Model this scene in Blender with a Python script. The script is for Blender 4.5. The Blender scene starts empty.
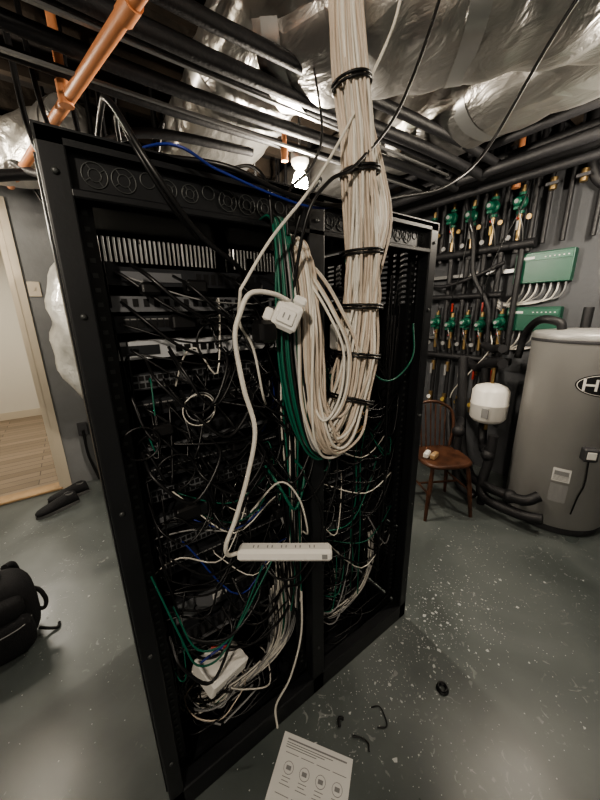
import bpy, math, random
from mathutils import Matrix, Vector
rnd=random.Random(7)
V=Vector
# ---------------------------------------------------------------- materials
def mat(name,col,rough=.5,metal=0,bump=0,bscale=30,var=0,vscale=6,emit=0,coat=0,spec=.5,col2=None):
    m=bpy.data.materials.new(name); m.use_nodes=True; nt=m.node_tree; b=nt.nodes['Principled BSDF']
    c=(col[0],col[1],col[2],1)
    b.inputs['Base Color'].default_value=c; b.inputs['Roughness'].default_value=rough; b.inputs['Metallic'].default_value=metal
    b.inputs['Specular IOR Level'].default_value=spec; b.inputs['Coat Weight'].default_value=coat
    tc=nt.nodes.new('ShaderNodeTexCoord')
    n=nt.nodes.new('ShaderNodeTexNoise'); n.inputs['Scale'].default_value=vscale; n.inputs['Detail'].default_value=5
    nt.links.new(tc.outputs['Object'],n.inputs['Vector'])
    if var or col2:
        r=nt.nodes.new('ShaderNodeValToRGB')
        k1=tuple(max(0,x*(1-var)) for x in col)+(1,) ; k2=(tuple(min(1,x*(1+var)) for x in col)+(1,)) if not col2 else tuple(col2)+(1,)
        r.color_ramp.elements[0].color=k1; r.color_ramp.elements[1].color=k2
        r.color_ramp.elements[0].position=.35; r.color_ramp.elements[1].position=.65
        nt.links.new(n.outputs['Fac'],r.inputs['Fac']); nt.links.new(r.outputs['Color'],b.inputs['Base Color'])
    if bump:
        n2=nt.nodes.new('ShaderNodeTexNoise'); n2.inputs['Scale'].default_value=bscale; n2.inputs['Detail'].default_value=4
        nt.links.new(tc.outputs['Object'],n2.inputs['Vector'])
        bp=nt.nodes.new('ShaderNodeBump'); bp.inputs['Strength'].default_value=bump; bp.inputs['Distance'].default_value=.02
        nt.links.new(n2.outputs['Fac'],bp.inputs['Height']); nt.links.new(bp.outputs['Normal'],b.inputs['Normal'])
    if emit:
        b.inputs['Emission Color'].default_value=c; b.inputs['Emission Strength'].default_value=emit
    return m
M={}
M['rack']=mat('rack_black_paint',(.012,.013,.015),.4,0,.02,160,.15,8)
M['gear']=mat('gear_black',(.035,.037,.042),.36,.3,0,0,.15,10)
M['gear2']=mat('gear_grey',(.20,.205,.22),.35,.4)
M['silver']=mat('gear_silver',(.55,.56,.58),.4,.2,0,0,.1,12)
M['port']=mat('port_dark',(.004,.004,.005),.6)
M['knock']=mat('knockout_grey',(.085,.09,.09),.4,.5)
M['cblack']=mat('cable_black',(.009,.009,.010),.4)
M['cwhite']=mat('cable_white',(.66,.63,.57),.5,0,0,0,.08,9)
M['cbeige']=mat('cable_beige',(.54,.46,.38),.5,0,0,0,.10,12)
M['cgrey']=mat('cable_grey',(.24,.24,.24),.5)
M['cgreen']=mat('cable_green',(.008,.11,.07),.45)
M['cblue']=mat('cable_blue',(.015,.03,.20),.45)
M['corange']=mat('cable_orange',(.45,.27,.12),.45)
M['white']=mat('white_plastic',(.76,.74,.70),.35)
M['black']=mat('black_plastic',(.01,.01,.011),.4)
M['orange']=mat('orange_pipe',(.62,.26,.12),.45,0,0,0,.08,4)
M['blackpipe']=mat('black_foam_insulation',(.013,.013,.015),.55,0,.15,80,.2,5)
M['steel']=mat('galvanised_steel',(.28,.28,.28),.4,.9)
M['brass']=mat('brass',(.38,.27,.13),.4,.9)
M['pump']=mat('pump_green',(.010,.09,.055),.38,.1)
M['ctrl']=mat('controller_green',(.012,.080,.050),.4)
M['ctrl2']=mat('controller_green_light',(.03,.12,.08),.4)
M['red']=mat('red_plastic',(.32,.03,.02),.4)
M['yellow']=mat('yellow_plastic',(.42,.30,.08),.4)
M['heater']=mat('heater_grey_enamel',(.34,.335,.325),.42,.2,0,0,.03,3)
M['dark']=mat('dark_grey',(.05,.05,.055),.5)
M['wood']=mat('chair_wood',(.065,.028,.016),.4,0,0,0,.4,12)
M['pine']=mat('threshold_wood',(.36,.24,.13),.5,0,0,0,.2,8)
M['paper']=mat('paper',(.64,.63,.61),.7)
M['ink']=mat('paper_print',(.22,.22,.22),.7)
M['fabric']=mat('black_fabric',(.010,.010,.012),.75,0,.4,200)
M['rubber']=mat('shoe_rubber',(.10,.10,.10),.6)
M['joist']=mat('joist_dark_wood',(.04,.03,.022),.8,0,.4,20,.4,5)
M['trim']=mat('door_trim_cream',(.52,.46,.37),.45)
M['wallR']=mat('wall_dark_grey',(.070,.073,.080),.7,0,.15,25,.15,2)
M['wallB']=mat('wall_grey',(.19,.195,.20),.7,0,.15,25,.12,2)
M['hall']=mat('hall_wall_cream',(.58,.55,.49),.6)
M['ceil']=mat('ceiling_dark',(.03,.026,.024),.9,0,.4,12,.4,4)
M['tape']=mat('foil_tape',(.62,.62,.61),.34,.9)
M['wrap']=mat('plastic_insulation_wrap',(.6,.6,.57),.35,.1,.9,12,.25,6,coat=.5)
M['bulb']=mat('bulb_glass',(1,.90,.72),.3,emit=220)
M['porc']=mat('porcelain',(.75,.73,.7),.25)
M['ledb']=mat('led_blue',(.1,.15,1),.3,emit=3)
M['ledg']=mat('led_green',(.1,1,.2),.3,emit=1.5)
M['flake']=mat('paint_flake',(.50,.51,.50),.7)
def foil():
    m=mat('foil_insulation',(.58,.565,.54),.33,.92); nt=m.node_tree; b=nt.nodes['Principled BSDF']
    tc=nt.nodes.new('ShaderNodeTexCoord'); v=nt.nodes.new('ShaderNodeTexVoronoi'); v.inputs['Scale'].default_value=6
    mp=nt.nodes.new('ShaderNodeMapping'); mp.inputs['Scale'].default_value=(1,.5,1)
    n=nt.nodes.new('ShaderNodeTexNoise'); n.inputs['Scale'].default_value=8; n.inputs['Detail'].default_value=8; n.inputs['Distortion'].default_value=1.2
    a=nt.nodes.new('ShaderNodeMath'); a.operation='ADD'
    nt.links.new(tc.outputs['Object'],mp.inputs['Vector']); nt.links.new(mp.outputs[0],n.inputs['Vector']); nt.links.new(mp.outputs[0],v.inputs['Vector'])
    nt.links.new(n.outputs['Fac'],a.inputs[0]); nt.links.new(v.outputs['Distance'],a.inputs[1])
    bp=nt.nodes.new('ShaderNodeBump'); bp.inputs['Strength'].default_value=.72; bp.inputs['Distance'].default_value=.03
    nt.links.new(a.outputs[0],bp.inputs['Height']); nt.links.new(bp.outputs['Normal'],b.inputs['Normal'])
    return m
M['foil']=foil()
def concrete():
    m=mat('painted_concrete',(.2,.2,.2),.45); nt=m.node_tree; b=nt.nodes['Principled BSDF']; L=nt.links.new
    tc=nt.nodes.new('ShaderNodeTexCoord')
    def noise(s,d,dist=0):
        q=nt.nodes.new('ShaderNodeTexNoise'); q.inputs['Scale'].default_value=s; q.inputs['Detail'].default_value=d; q.inputs['Distortion'].default_value=dist
        L(tc.outputs['Object'],q.inputs['Vector']); return q
    def ramp(src,p0,p1,c0=(0,0,0,1),c1=(1,1,1,1)):
        r=nt.nodes.new('ShaderNodeValToRGB'); r.color_ramp.elements[0].position=p0; r.color_ramp.elements[1].position=p1
        r.color_ramp.elements[0].color=c0; r.color_ramp.elements[1].color=c1; L(src,r.inputs['Fac']); return r
    n=noise(1.7,12,.6); base=ramp(n.outputs['Fac'],.32,.68,(.062,.073,.071,1),(.135,.150,.146,1))
    sp=ramp(noise(60,4).outputs['Fac'],.65,.72); cl=ramp(noise(2.6,5,.6).outputs['Fac'],.50,.60)
    sc_=ramp(noise(13,9,3).outputs['Fac'],.63,.66)
    mx0=nt.nodes.new('ShaderNodeMath'); mx0.operation='MAXIMUM'; L(sp.outputs['Color'],mx0.inputs[0]); L(sc_.outputs['Color'],mx0.inputs[1])
    mu=nt.nodes.new('ShaderNodeMath'); mu.operation='MULTIPLY'; L(mx0.outputs[0],mu.inputs[0]); L(cl.outputs['Color'],mu.inputs[1])
    mh=nt.nodes.new('ShaderNodeMath'); mh.operation='MULTIPLY'; mh.inputs[1].default_value=.55; L(mu.outputs[0],mh.inputs[0])
    mx=nt.nodes.new('ShaderNodeMixRGB'); mx.inputs[2].default_value=(.33,.34,.33,1)
    L(mh.outputs[0],mx.inputs[0]); L(base.outputs['Color'],mx.inputs[1]); L(mx.outputs[0],b.inputs['Base Color'])
    rr=nt.nodes.new('ShaderNodeMapRange'); rr.inputs['To Min'].default_value=.14; rr.inputs['To Max'].default_value=.52
    L(n.outputs['Fac'],rr.inputs['Value']); L(rr.outputs[0],b.inputs['Roughness'])
    bp=nt.nodes.new('ShaderNodeBump'); bp.inputs['Strength'].default_value=.15; bp.inputs['Distance'].default_value=.02
    L(noise(3,3).outputs['Fac'],bp.inputs['Height']); L(bp.outputs['Normal'],b.inputs['Normal'])
    return m
M['floor']=concrete()
def planks():
    m=mat('hall_plank_floor',(.3,.22,.15),.4); nt=m.node_tree; b=nt.nodes['Principled BSDF']
    tc=nt.nodes.new('ShaderNodeTexCoord'); br=nt.nodes.new('ShaderNodeTexBrick'); br.inputs['Scale'].default_value=3
    br.inputs['Color1'].default_value=(.26,.20,.145,1); br.inputs['Color2'].default_value=(.17,.13,.09,1); br.inputs['Mortar'].default_value=(.05,.04,.03,1)
    br.inputs['Mortar Size'].default_value=.012; br.inputs['Brick Width'].default_value=3; br.inputs['Row Height'].default_value=.35
    nt.links.new(tc.outputs['Object'],br.inputs['Vector']); nt.links.new(br.outputs['Color'],b.inputs['Base Color'])
    return m
M['plank']=planks()
# ---------------------------------------------------------------- mesh builder
def cat(pts,sub=6):
    pts=[V(p) for p in pts]
    if len(pts)<3: return pts
    P=[pts[0]*2-pts[1]]+pts+[pts[-1]*2-pts[-2]]; out=[]
    for i in range(1,len(P)-2):
        a,b,c,d=P[i-1],P[i],P[i+1],P[i+2]
        for k in range(sub):
            t=k/sub
            out.append(.5*((2*b)+(c-a)*t+(2*a-5*b+4*c-d)*t*t+(3*b-3*c+d-a)*t**3))
    out.append(pts[-1]); return out
def frames(pts):
    n=len(pts); T=[]
    for i in range(n):
        t=pts[min(i+1,n-1)]-pts[max(i-1,0)]
        T.append(t.normalized() if t.length>1e-9 else V((0,0,1)))
    u=T[0].orthogonal().normalized(); out=[]
    for i in range(n):
        u=u-T[i]*u.dot(T[i])
        u=u.normalized() if u.length>1e-6 else T[i].orthogonal().normalized()
        out.append((u.copy(),T[i].cross(u)))
    return out
class B:
    def __init__(s): s.v=[];s.f=[];s.m=[];s.sm=[];s.mats=[];s.X=Matrix.Identity(4)
    def mi(s,k):
        if k not in s.mats: s.mats.append(k)
        return s.mats.index(k)
    def add(s,vs,fs,k,smooth=False):
        o=len(s.v); s.v+= [tuple(s.X@V(p)) for p in vs]; i=s.mi(k)
        for f in fs: s.f.append(tuple(o+j for j in f)); s.m.append(i); s.sm.append(smooth)
    def box(s,x0,x1,y0,y1,z0,z1,k,bev=0):
        if bev<=0:
            vs=[(x,y,z) for x in (x0,x1) for y in (y0,y1) for z in (z0,z1)]
            s.add(vs,[(0,1,3,2),(4,6,7,5),(0,4,5,1),(2,3,7,6),(0,2,6,4),(1,5,7,3)],k)
        else:
            rings=[]
            for z,ins in ((z0,bev),(z0+bev,0),(z1-bev,0),(z1,bev)):
                r=[]
                for cx,cy,a0 in ((x1-bev,y1-bev,0),(x0+bev,y1-bev,90),(x0+bev,y0+bev,180),(x1-bev,y0+bev,270)):
                    for a in (0,45,90):
                        A=math.radians(a0+a); q=bev-ins
                        r.append((cx+q*math.cos(A),cy+q*math.sin(A),z))
                rings.append(r)
            s.rings(rings,k,False)
    def rings(s,rs,k,smooth=True,cap=True):
        n=len(rs[0]); vs=[p for r in rs for p in r]; fs=[]
        for i in range(len(rs)-1):
            for j in range(n):
                fs.append((i*n+j,i*n+(j+1)%n,(i+1)*n+(j+1)%n,(i+1)*n+j))
        s.add(vs,fs,k,smooth)
        if cap:
            s.add(rs[0],[tuple(range(n))[::-1]],k); s.add(rs[-1],[tuple(range(n))],k)
    def tube(s,pts,r,k,n=6,cap=True):
        pts=[V(p) for p in pts]; fr=frames(pts); rs=[]
        for i,p in enumerate(pts):
            q=r[i] if isinstance(r,(list,tuple)) else r
            u,w=fr[i]
            rs.append([p+(u*math.cos(2*math.pi*j/n)+w*math.sin(2*math.pi*j/n))*q for j in range(n)])
        s.rings(rs,k,True,cap)
    def cyl(s,a,b,r,k,n=20,r2=None):
        s.tube([a,b],[r,r if r2 is None else r2],k,n)
    def lathe(s,c,prof,k,n=28,axis='z',smooth=True):
        rs=[]
        for r,h in prof:
            ring=[]
            for j in range(n):
                A=2*math.pi*j/n; x,y=r*math.cos(A),r*math.sin(A)
                ring.append({'z':(c[0]+x,c[1]+y,c[2]+h),'x':(c[0]+h,c[1]+x,c[2]+y),'y':(c[0]+y,c[1]+h,c[2]+x)}[axis])
            rs.append(ring)
        s.rings(rs,k,smooth)
    def torus(s,c,R,r,k,axis='y',n=20,m=6,arc=1.0,rot=0):
        pts=[]
        for j in range(n+1):
            A=2*math.pi*arc*j/n+rot; x,y=R*math.cos(A),R*math.sin(A)
            pts.append({'z':(c[0]+x,c[1]+y,c[2]),'x':(c[0],c[1]+x,c[2]+y),'y':(c[0]+x,c[1],c[2]+y)}[axis])
        s.tube(pts,r,k,m)
    def sphere(s,c,rx,ry,rz,k,n=16,m=10,e=1.0):
        rs=[]
        for i in range(m+1):
            ph=-math.pi/2+math.pi*i/m; cz=max(1e-3,math.cos(ph))
            ce=cz**e; se=math.copysign(abs(math.sin(ph))**e,math.sin(ph)); ring=[]
            for j in range(n):
                A=2*math.pi*j/n
                cx=math.copysign(abs(math.cos(A))**e,math.cos(A)); sy=math.copysign(abs(math.sin(A))**e,math.sin(A))
                ring.append((c[0]+rx*ce*cx,c[1]+ry*ce*sy,c[2]+rz*se))
            rs.append(ring)
        s.rings(rs,k,True)
    def build(s,name,parent=None):
        me=bpy.data.meshes.new(name); me.from_pydata(s.v,[],s.f)
        for k in s.mats: me.materials.append(M[k])
        me.polygons.foreach_set('material_index',s.m); me.polygons.foreach_set('use_smooth',s.sm)
        me.update(); o=bpy.data.objects.new(name,me); bpy.context.collection.objects.link(o)
        if parent:
            o.parent=parent; o.matrix_parent_inverse=Matrix.Translation(parent.location).inverted()
        return o
def empty(name,loc):
    e=bpy.data.objects.new(name,None); e.empty_display_size=.1; e.location=loc
    bpy.context.collection.objects.link(e); return e
# ---------------------------------------------------------------- camera
R=Matrix.Rotation(math.radians(-35.6),4,'Z')@Matrix.Rotation(math.radians(74.5),4,'X')@Matrix.Rotation(math.radians(-1.1),4,'Z')
cd=bpy.data.cameras.new('camera'); co=bpy.data.objects.new('camera',cd); bpy.context.collection.objects.link(co)
cd.sensor_fit='VERTICAL'; cd.sensor_height=32; cd.lens=12.6; cd.clip_start=.01
co.matrix_world=Matrix.Translation((-.009,-.773,1.6))@R
bpy.context.scene.camera=co
# ---------------------------------------------------------------- room shell
XL,XR,YF,YB,ZC=-2.2,3.27,-2.8,2.8,3.0
b=B(); b.box(XL-.1,XR+.1,YF-.1,YB+.1,-.1,0,'floor'); b.build('floor')
b=B(); b.box(XL-.1,XR+.1,YF-.1,YB+.1,ZC,ZC+.1,'ceil'); b.build('ceiling')
b=B(); b.box(XR,XR+.1,YF,YB,0,ZC,'wallR'); b.build('wall_right')
b=B(); b.box(XL-.1,XL,YF,YB,0,ZC,'wallB'); b.build('wall_left')
b=B(); b.box(XL,XR,YF-.1,YF,0,ZC,'wallB'); b.build('wall_front')
b=B(); b.box(XL,-1.2,YB,YB+.1,0,ZC,'wallB'); b.box(-.30,XR,YB,YB+.1,0,ZC,'wallB'); b.box(-1.2,-.30,YB,YB+.1,2.42,ZC,'wallB'); b.build('wall_back')
b=B()
b.box(-.32,-.23,YB-.02,YB,0,2.5,'trim'); b.box(-1.29,-1.20,YB-.02,YB,0,2.5,'trim'); b.box(-1.29,-.23,YB-.022,YB,2.41,2.5,'trim')
b.box(-.325,-.30,YB,YB+.12,0,2.42,'trim'); b.box(-1.2,-1.18,YB,YB+.12,0,2.42,'trim'); b.box(-1.2,-.3,YB,YB+.12,2.40,2.42,'trim')
b.box(-.30,-.285,YB-.025,YB,0,2.5,'trim'); b.build('trim_2')
b=B(); b.box(-1.2,-.30,YB-.03,YB+.12,0,.025,'pine',.006); b.build('trim_1')
b=B(); b.box(-2.2,.2,YB+.1,YB+3.2,-.1,.0,'plank'); b.build('floor_hallway')
b=B(); b.box(-2.2,.2,YB+3.2,YB+3.3,0,2.7,'hall'); b.box(.1,.2,YB+.1,YB+3.2,0,2.7,'hall'); b.box(-2.3,-2.2,YB+.1,YB+3.3,0,2.7,'hall'); b.build('wall_hallway')
b=B(); b.box(-2.2,.2,YB+.1,YB+3.3,2.7,2.8,'hall'); b.build('ceiling_hallway')
b=B(); b.box(.085,.1,YB+.1,YB+3.2,0,.12,'trim'); b.box(-2.2,.1,YB+3.185,YB+3.2,0,.12,'trim'); b.build('baseboard_hallway')
# ---------------------------------------------------------------- overhead structure
b=B()
y=-2.6
while y<2.8:
    b.box(XL,XR,y,y+.045,2.86,3.0,'joist'); y+=.4
b.build('ceiling_joists')
b=B()
for (y,z,r) in ((.50,2.56,.026),(.60,2.52,.030),(.70,2.55,.024),(.80,2.50,.028),(.90,2.56,.024),(1.0,2.52,.022)):
    pts=[(-2.1,y+.02,z),(-.6,y,z+.02),(.6,y+.01,z),(1.9,y-.02,z+.02),(2.6,y-.04,z)]
    b.tube(cat(pts,4),r,'blackpipe',12)
for (x,z,r) in ((2.42,2.62,.03),(2.55,2.52,.035),(2.70,2.62,.03),(2.82,2.50,.03),(2.95,2.60,.035),(3.05,2.72,.03)):
    b.tube(cat([(x,-2.4,z),(x-.02,-.5,z),(x+.02,.8,z+.01),(x,2.6,z)],4),r,'blackpipe',12)
b.box(-2.1,2.3,.645,.66,2.49,2.50,'steel'); b.box(-2.1,2.3,.85,.865,2.45,2.46,'steel')
b.tube(cat([(-.3,1.9,2.35),(.1,1.85,2.42),(.7,1.7,2.36),(1.4,1.8,2.4),(2.4,1.9,2.5)],5),.03,'blackpipe',10)
b.tube(cat([(-.2,2.5,2.9),(-.1,2.0,2.5),(.1,1.6,2.35),(.3,1.2,2.40),(.5,1.1,2.45),(1.0,1.05,2.47)],5),.022,'blackpipe',10)
b.tube(cat([(.2,1.4,2.95),(.2,1.35,2.5),(.24,1.3,2.3),(.34,1.3,2.26),(.5,1.35,2.3),(.6,1.3,2.6)],5),.012,'cblack',8)
b.tube(cat([(.35,1.5,2.95),(.33,1.45,2.5),(.36,1.4,2.25),(.42,1.4,2.0)],5),.014,'cblack',8)
b.tube(cat([(.05,1.2,2.95),(.06,1.15,2.5),(.10,1.1,2.3),(.2,1.1,2.22),(.3,1.15,2.3),(.36,1.2,2.6)],5),.010,'cblack',8)
b.tube(cat([(1.0,1.55,2.9),(1.02,1.5,2.5),(1.05,1.5,2.2),(1.05,1.55,1.6)],5),.014,'steel',8)
b.tube(cat([(.75,1.75,2.9),(.75,1.75,2.4),(.76,1.75,1.9)],5),.02,'blackpipe',8)
r2=random.Random(21)
for i in range(14):
    x=r2.uniform(-.1,1.2); y=r2.uniform(1.3,2.3); z=r2.uniform(2.3,2.5); dx=r2.uniform(.2,.7); s_=r2.uniform(.05,.25)
    b.tube(cat([(x,y,2.95),(x+.02,y,z),(x+dx*.3,y-.05,z-s_),(x+dx*.7,y,z-s_*.8),(x+dx,y+.05,z+.05),(x+dx+.03,y+.05,2.95)],5),r2.choice((.007,.010,.014)),'cblack',7)
b.build('black_overhead_pipes')
def duct(name,path,rx,rz,seed,sq=.75,step=.3):
    b=B(); rr=random.Random(seed); pts=cat(path,14); fr=frames(pts); rs=[]; n=40
    ph=[rr.uniform(0,6.28) for _ in range(8)]
    L=0
    for i,p in enumerate(pts):
        if i: L+=(p-pts[i-1]).length
        t=(pts[min(i+1,len(pts)-1)]-pts[max(i-1,0)]).normalized(); side=t.cross(V((0,0,1))).normalized(); up=side.cross(t)
        ring=[]
        pinch=1-.06*math.exp(-((L%step-step/2)/.05)**2)
        for j in range(n):
            A=2*math.pi*j/n
            c=math.copysign(abs(math.cos(A))**sq,math.cos(A)); s_=math.copysign(abs(math.sin(A))**sq,math.sin(A))
            k=pinch*(1+.03*math.sin(3*A+ph[0]+L*5)+.022*math.sin(5*A+ph[1]-L*9)+.014*math.sin(L*21+ph[2]+2*A))
            ring.append(p+side*(rx*c*k)+up*(rz*s_*k))
        rs.append(ring)
    b.rings(rs,'foil')
    L=0;last=-1
    for i in range(1,len(pts)-1):
        L+=(pts[i]-pts[i-1]).length
        if int(L/.7)!=last:
            last=int(L/.7)
            q=[p_+(p_-pts[i])*.015 for p_ in rs[i]]; d=(pts[i+1]-pts[i]).normalized()*.07
            b.rings([q,[x+d for x in q]],'tape',True,False)
    return b.build(name)
duct('foil_wrapped_duct',[(1.0,-2.5,2.80),(1.0,-1,2.80),(.98,0,2.80),(.98,.7,2.80),(.95,1.3,2.68),(.9,1.9,2.60),(.88,2.7,2.6)],.28,.16,1,.6)
duct('foil_wrapped_duct',[(.95,.70,2.72),(1.25,.28,2.70),(1.6,-.10,2.70),(2.0,-.5,2.74),(2.4,-1.2,2.78)],.25,.20,2,.9,.22)
duct('foil_wrapped_duct',[(2.05,-2.5,2.74),(2.05,-.6,2.72),(2.08,.6,2.74),(2.08,2.6,2.74)],.26,.19,3,.7)
duct('foil_wrapped_duct',[(.25,1.75,2.62),(.0,2.1,2.60),(-.5,2.3,2.6),(-1.6,2.35,2.6)],.2,.17,5)
b=B()
b.tube(cat([(.62,-.9,2.45),(.4,.0,2.45),(-.15,2.3,2.45)],6),.023,'orange',16)
b.cyl((.145,1.02,2.99),(.145,1.02,2.45),.017,'orange',14)
b.cyl((.145,1.02,2.42),(.145,1.02,2.50),.026,'orange',14)
b.tube([(.30,.42,2.45),(.285,.49,2.45)],.028,'orange',16)
b.build('orange_sprinkler_pipe')
b=B(); b.cyl((3.0,.50,2.99),(3.0,.50,2.56),.022,'orange',14); b.cyl((3.0,.50,2.56),(3.0,.50,2.5),.03,'orange',14); b.build('orange_sprinkler_pipe')
b=B(); b.cyl((1.17,.98,2.86),(1.17,.98,2.50),.014,'orange',12); b.cyl((1.17,.98,2.50),(1.17,.98,2.44),.02,'orange',12); b.build('orange_sprinkler_pipe')
# ---------------------------------------------------------------- bulbs, some added as fill
def bulb(loc,power,name='ceiling_or_fill_bulb'):
    x,y,z=loc; b=B()
    b.lathe((x,y,z),[(.002,-.082),(.028,-.075),(.044,-.048),(.046,-.02),(.036,.012),(.02,.036),(.016,.045)],'bulb',20)
    b.lathe((x,y,z+.045),[(.02,0),(.036,.008),(.05,.03),(.055,.045)],'porc',20)
    b.cyl((x,y,z+.09),(x,y,z+.13),.055,'steel',8)
    b.cyl((x,y,z+.13),(x,y,2.99),.008,'steel',8)
    b.build(name)
    l=bpy.data.lights.new(name+'_glow','POINT'); l.energy=power; l.color=(1,.89,.75); l.shadow_soft_size=.05
    o=bpy.data.objects.new(name+'_glow',l); o.location=(x,y,z-.14); bpy.context.collection.objects.link(o)
bulb((1.30,1.01,2.39),60)
bulb((2.35,-.45,2.42),38)
bulb((-.9,-1.5,2.6),80)  # unseen bulb behind the camera, added as frontal fill
bulb((-.9,1.9,2.5),26)  # unseen bulb, added to brighten the door trim and wrapped insulation
l=bpy.data.lights.new('hall_ceiling_light','AREA'); l.energy=42; l.size=.8; l.color=(1,.93,.8)
o=bpy.data.objects.new('hall_ceiling_light',l); o.location=(-1,4.3,2.65); bpy.context.collection.objects.link(o)
w=bpy.data.worlds.new('world'); bpy.context.scene.world=w; w.use_nodes=True; w.node_tree.nodes['Background'].inputs[0].default_value=(.5,.55,.6,1); w.node_tree.nodes['Background'].inputs[1].default_value=.05
# ---------------------------------------------------------------- server rack
W,D,H=1.22,.72,1.92
rack=empty('server_rack',(W/2,D/2,0))
b=B()
for x0,x1 in ((0,.045),(.585,.645),(1.17,1.22)):
    b.box(x0,x1,0,.05,0,H,'rack',.004); b.box(x0,x1,D-.05,D,0,H,'rack',.004)
for x0 in (.045,.555,.645,1.14):
    b.box(x0,x0+.03,.06,.075,.1,1.82,'rack')
    b.box(x0,x0+.03,.5,.515,.1,1.82,'rack')
    z=.14
    while z<1.80:
        b.box(x0+.010,x0+.020,.058,.0605,z,z+.009,'knock'); z+=.0296
b.box(0,W,0,.05,0,.09,'rack',.004); b.box(0,W,D-.05,D,0,.09,'rack',.004)
b.box(0,W,.01,D-.01,.012,.03,'rack')
b.box(0,W,0,D,1.900,1.92,'rack',.004)
b.box(0,W,.0,.02,1.893,1.92,'rack'); b.box(.04,.60,.022,.034,1.825,1.905,'rack'); b.box(.63,1.18,.022,.034,1.825,1.905,'rack')
b.box(.04,1.18,0,.05,1.812,1.828,'rack',.003)
for base in (.045,.64):
    for i,(dx,dz,rr_) in enumerate(((.040,1.861,.022),(.090,1.861,.022),(.135,1.870,.014),(.175,1.861,.018),(.222,1.861,.018),(.265,1.870,.014),(.312,1.861,.022),(.363,1.861,.022),(.414,1.861,.022),(.46,1.870,.014),(.5,1.861,.018))):
        c=(base+dx,.021,dz)
        b.torus(c,rr_,.0013,'knock','y',22,5)
        if rr_>.017:
            b.torus(c,rr_*.5,.0011,'knock','y',16,5)
            for a in range(4):
                A=a*math.pi/2+.6
                b.cyl((c[0]+rr_*.5*math.cos(A),c[1],c[2]+rr_*.5*math.sin(A)),(c[0]+rr_*math.cos(A),c[1],c[2]+rr_*math.sin(A)),.0011,'knock',5)
for x in (.022,.615,1.195):
    for z in (.25,.7,1.15,1.6,1.85):
        b.lathe((x,-.0005,z),[(.006,0),(.006,-.003),(.002,-.004)],'knock',8,'y')
b.box(.05,.585,D-.03,D-.02,.09,1.80,'rack'); b.box(.645,1.17,D-.03,D-.02,.09,1.80,'rack')
for base in (.05,.645):
    b.box(base,base+.53,D-.03,D-.02,1.888,1.90,'rack')
    x=base
    while x<base+.53:
        b.box(x,x+.009,D-.03,D-.02,1.80,1.888,'rack'); x+=.018
b.box(-.004,.0,.05,D-.05,.05,1.89,'rack')
b.box(W-.006,W-.001,.05,D-.05,.05,.30,'rack'); b.box(W-.006,W-.001,.05,D-.05,.52,1.62,'rack'); b.box(W-.006,W-.001,.05,D-.05,1.84,1.89,'rack')
for z0,z1 in ((.30,.52),(1.62,1.84)):
    z=z0
    while z<z1:
        b.box(W-.012,W-.001,.05,D-.05,z,z+.011,'rack'); z+=.022
    for y in (.05,.2,.35,.5,.64): b.box(W-.012,W-.002,y,y+.03,z0,z1,'rack')
for y in (.15,.35,.55):
    b.box(W-.03,W-.006,y,y+.02,.09,1.88,'rack'); b.box(0,.02,y,y+.02,.09,1.88,'rack')
b.build('frame',rack)
def unit(name,x0,x1,y0,y1,z,h,body='gear',kind='switch'):
    b=B(); b.box(x0+.02,x1-.02,y0,y1,z,z+h,body,.002)
    b.box(x0,x1,y0-.003,y0,z,z+h,body)
    for ex in (x0+.008,x1-.012):
        for ez in (z+h*.25,z+h*.75): b.lathe((ex,y0-.003,ez),[(.0035,0),(.0035,-.002)],'steel',8,'y')
    n=int((x1-x0-.1)/.0155)
    if kind=='switch':
        b.box(x0+.042,x0+.05+n*.0155+.004,y0-.0038,y0-.003,z+.004,z+h-.004,'gear2' if body=='gear' else 'gear')
        for row in range(2):
            for i in range(n):
                xx=x0+.05+i*.0155
                b.box(xx,xx+.012,y0-.0045,y0-.003,z+.006+row*.019,z+.019+row*.019,'port')
                if rnd.random()<.018: b.box(xx+.004,xx+.008,y0-.006,y0-.003,z+.0195,z+.022,'ledg' if rnd.random()<.5 else 'ledb')
    elif kind=='patch':
        for i in range(n):
            xx=x0+.05+i*.0155
            b.box(xx,xx+.012,y0-.006,y0-.003,z+h/2-.008,z+h/2+.008,'port')
            b.box(xx,xx+.012,y0-.005,y0-.003,z+h/2+.010,z+h/2+.013,'cgrey')
    elif kind=='server':
        b.box(x0+.06,x0+.2,y0-.006,y0-.003,z+.01,z+h-.01,'gear2')
        for i in range(10): b.box(x0+.24+i*.02,x0+.252+i*.02,y0-.005,y0-.003,z+.008,z+h-.008,'port')
    elif kind=='tray':
        b.box(x0+.02,x1-.02,y0-.01,y0-.003,z-.006,z+.004,'gear2')
        for i in range(18): b.box(x0+.05+i*.024,x0+.062+i*.024,y0-.005,y0-.003,z+.006,z+h-.006,'port')
    elif kind=='plain':
        b.box(x0+.03,x0+.12,y0-.005,y0-.003,z+.010,z+h-.010,'gear'); b.box(x1-.2,x1-.05,y0-.005,y0-.003,z+.012,z+h-.012,'gear2')
        for i in range(6): b.box(x0+.16+i*.022,x0+.176+i*.022,y0-.005,y0-.003,z+.012,z+h-.014,'port')
    b.build(name,rack)
NM={'patch':'patch_panel','switch':'network_switch','server':'server_unit','tray':'amplifier_unit','plain':'network_switch'}
LB=(.055,.575)
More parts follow.
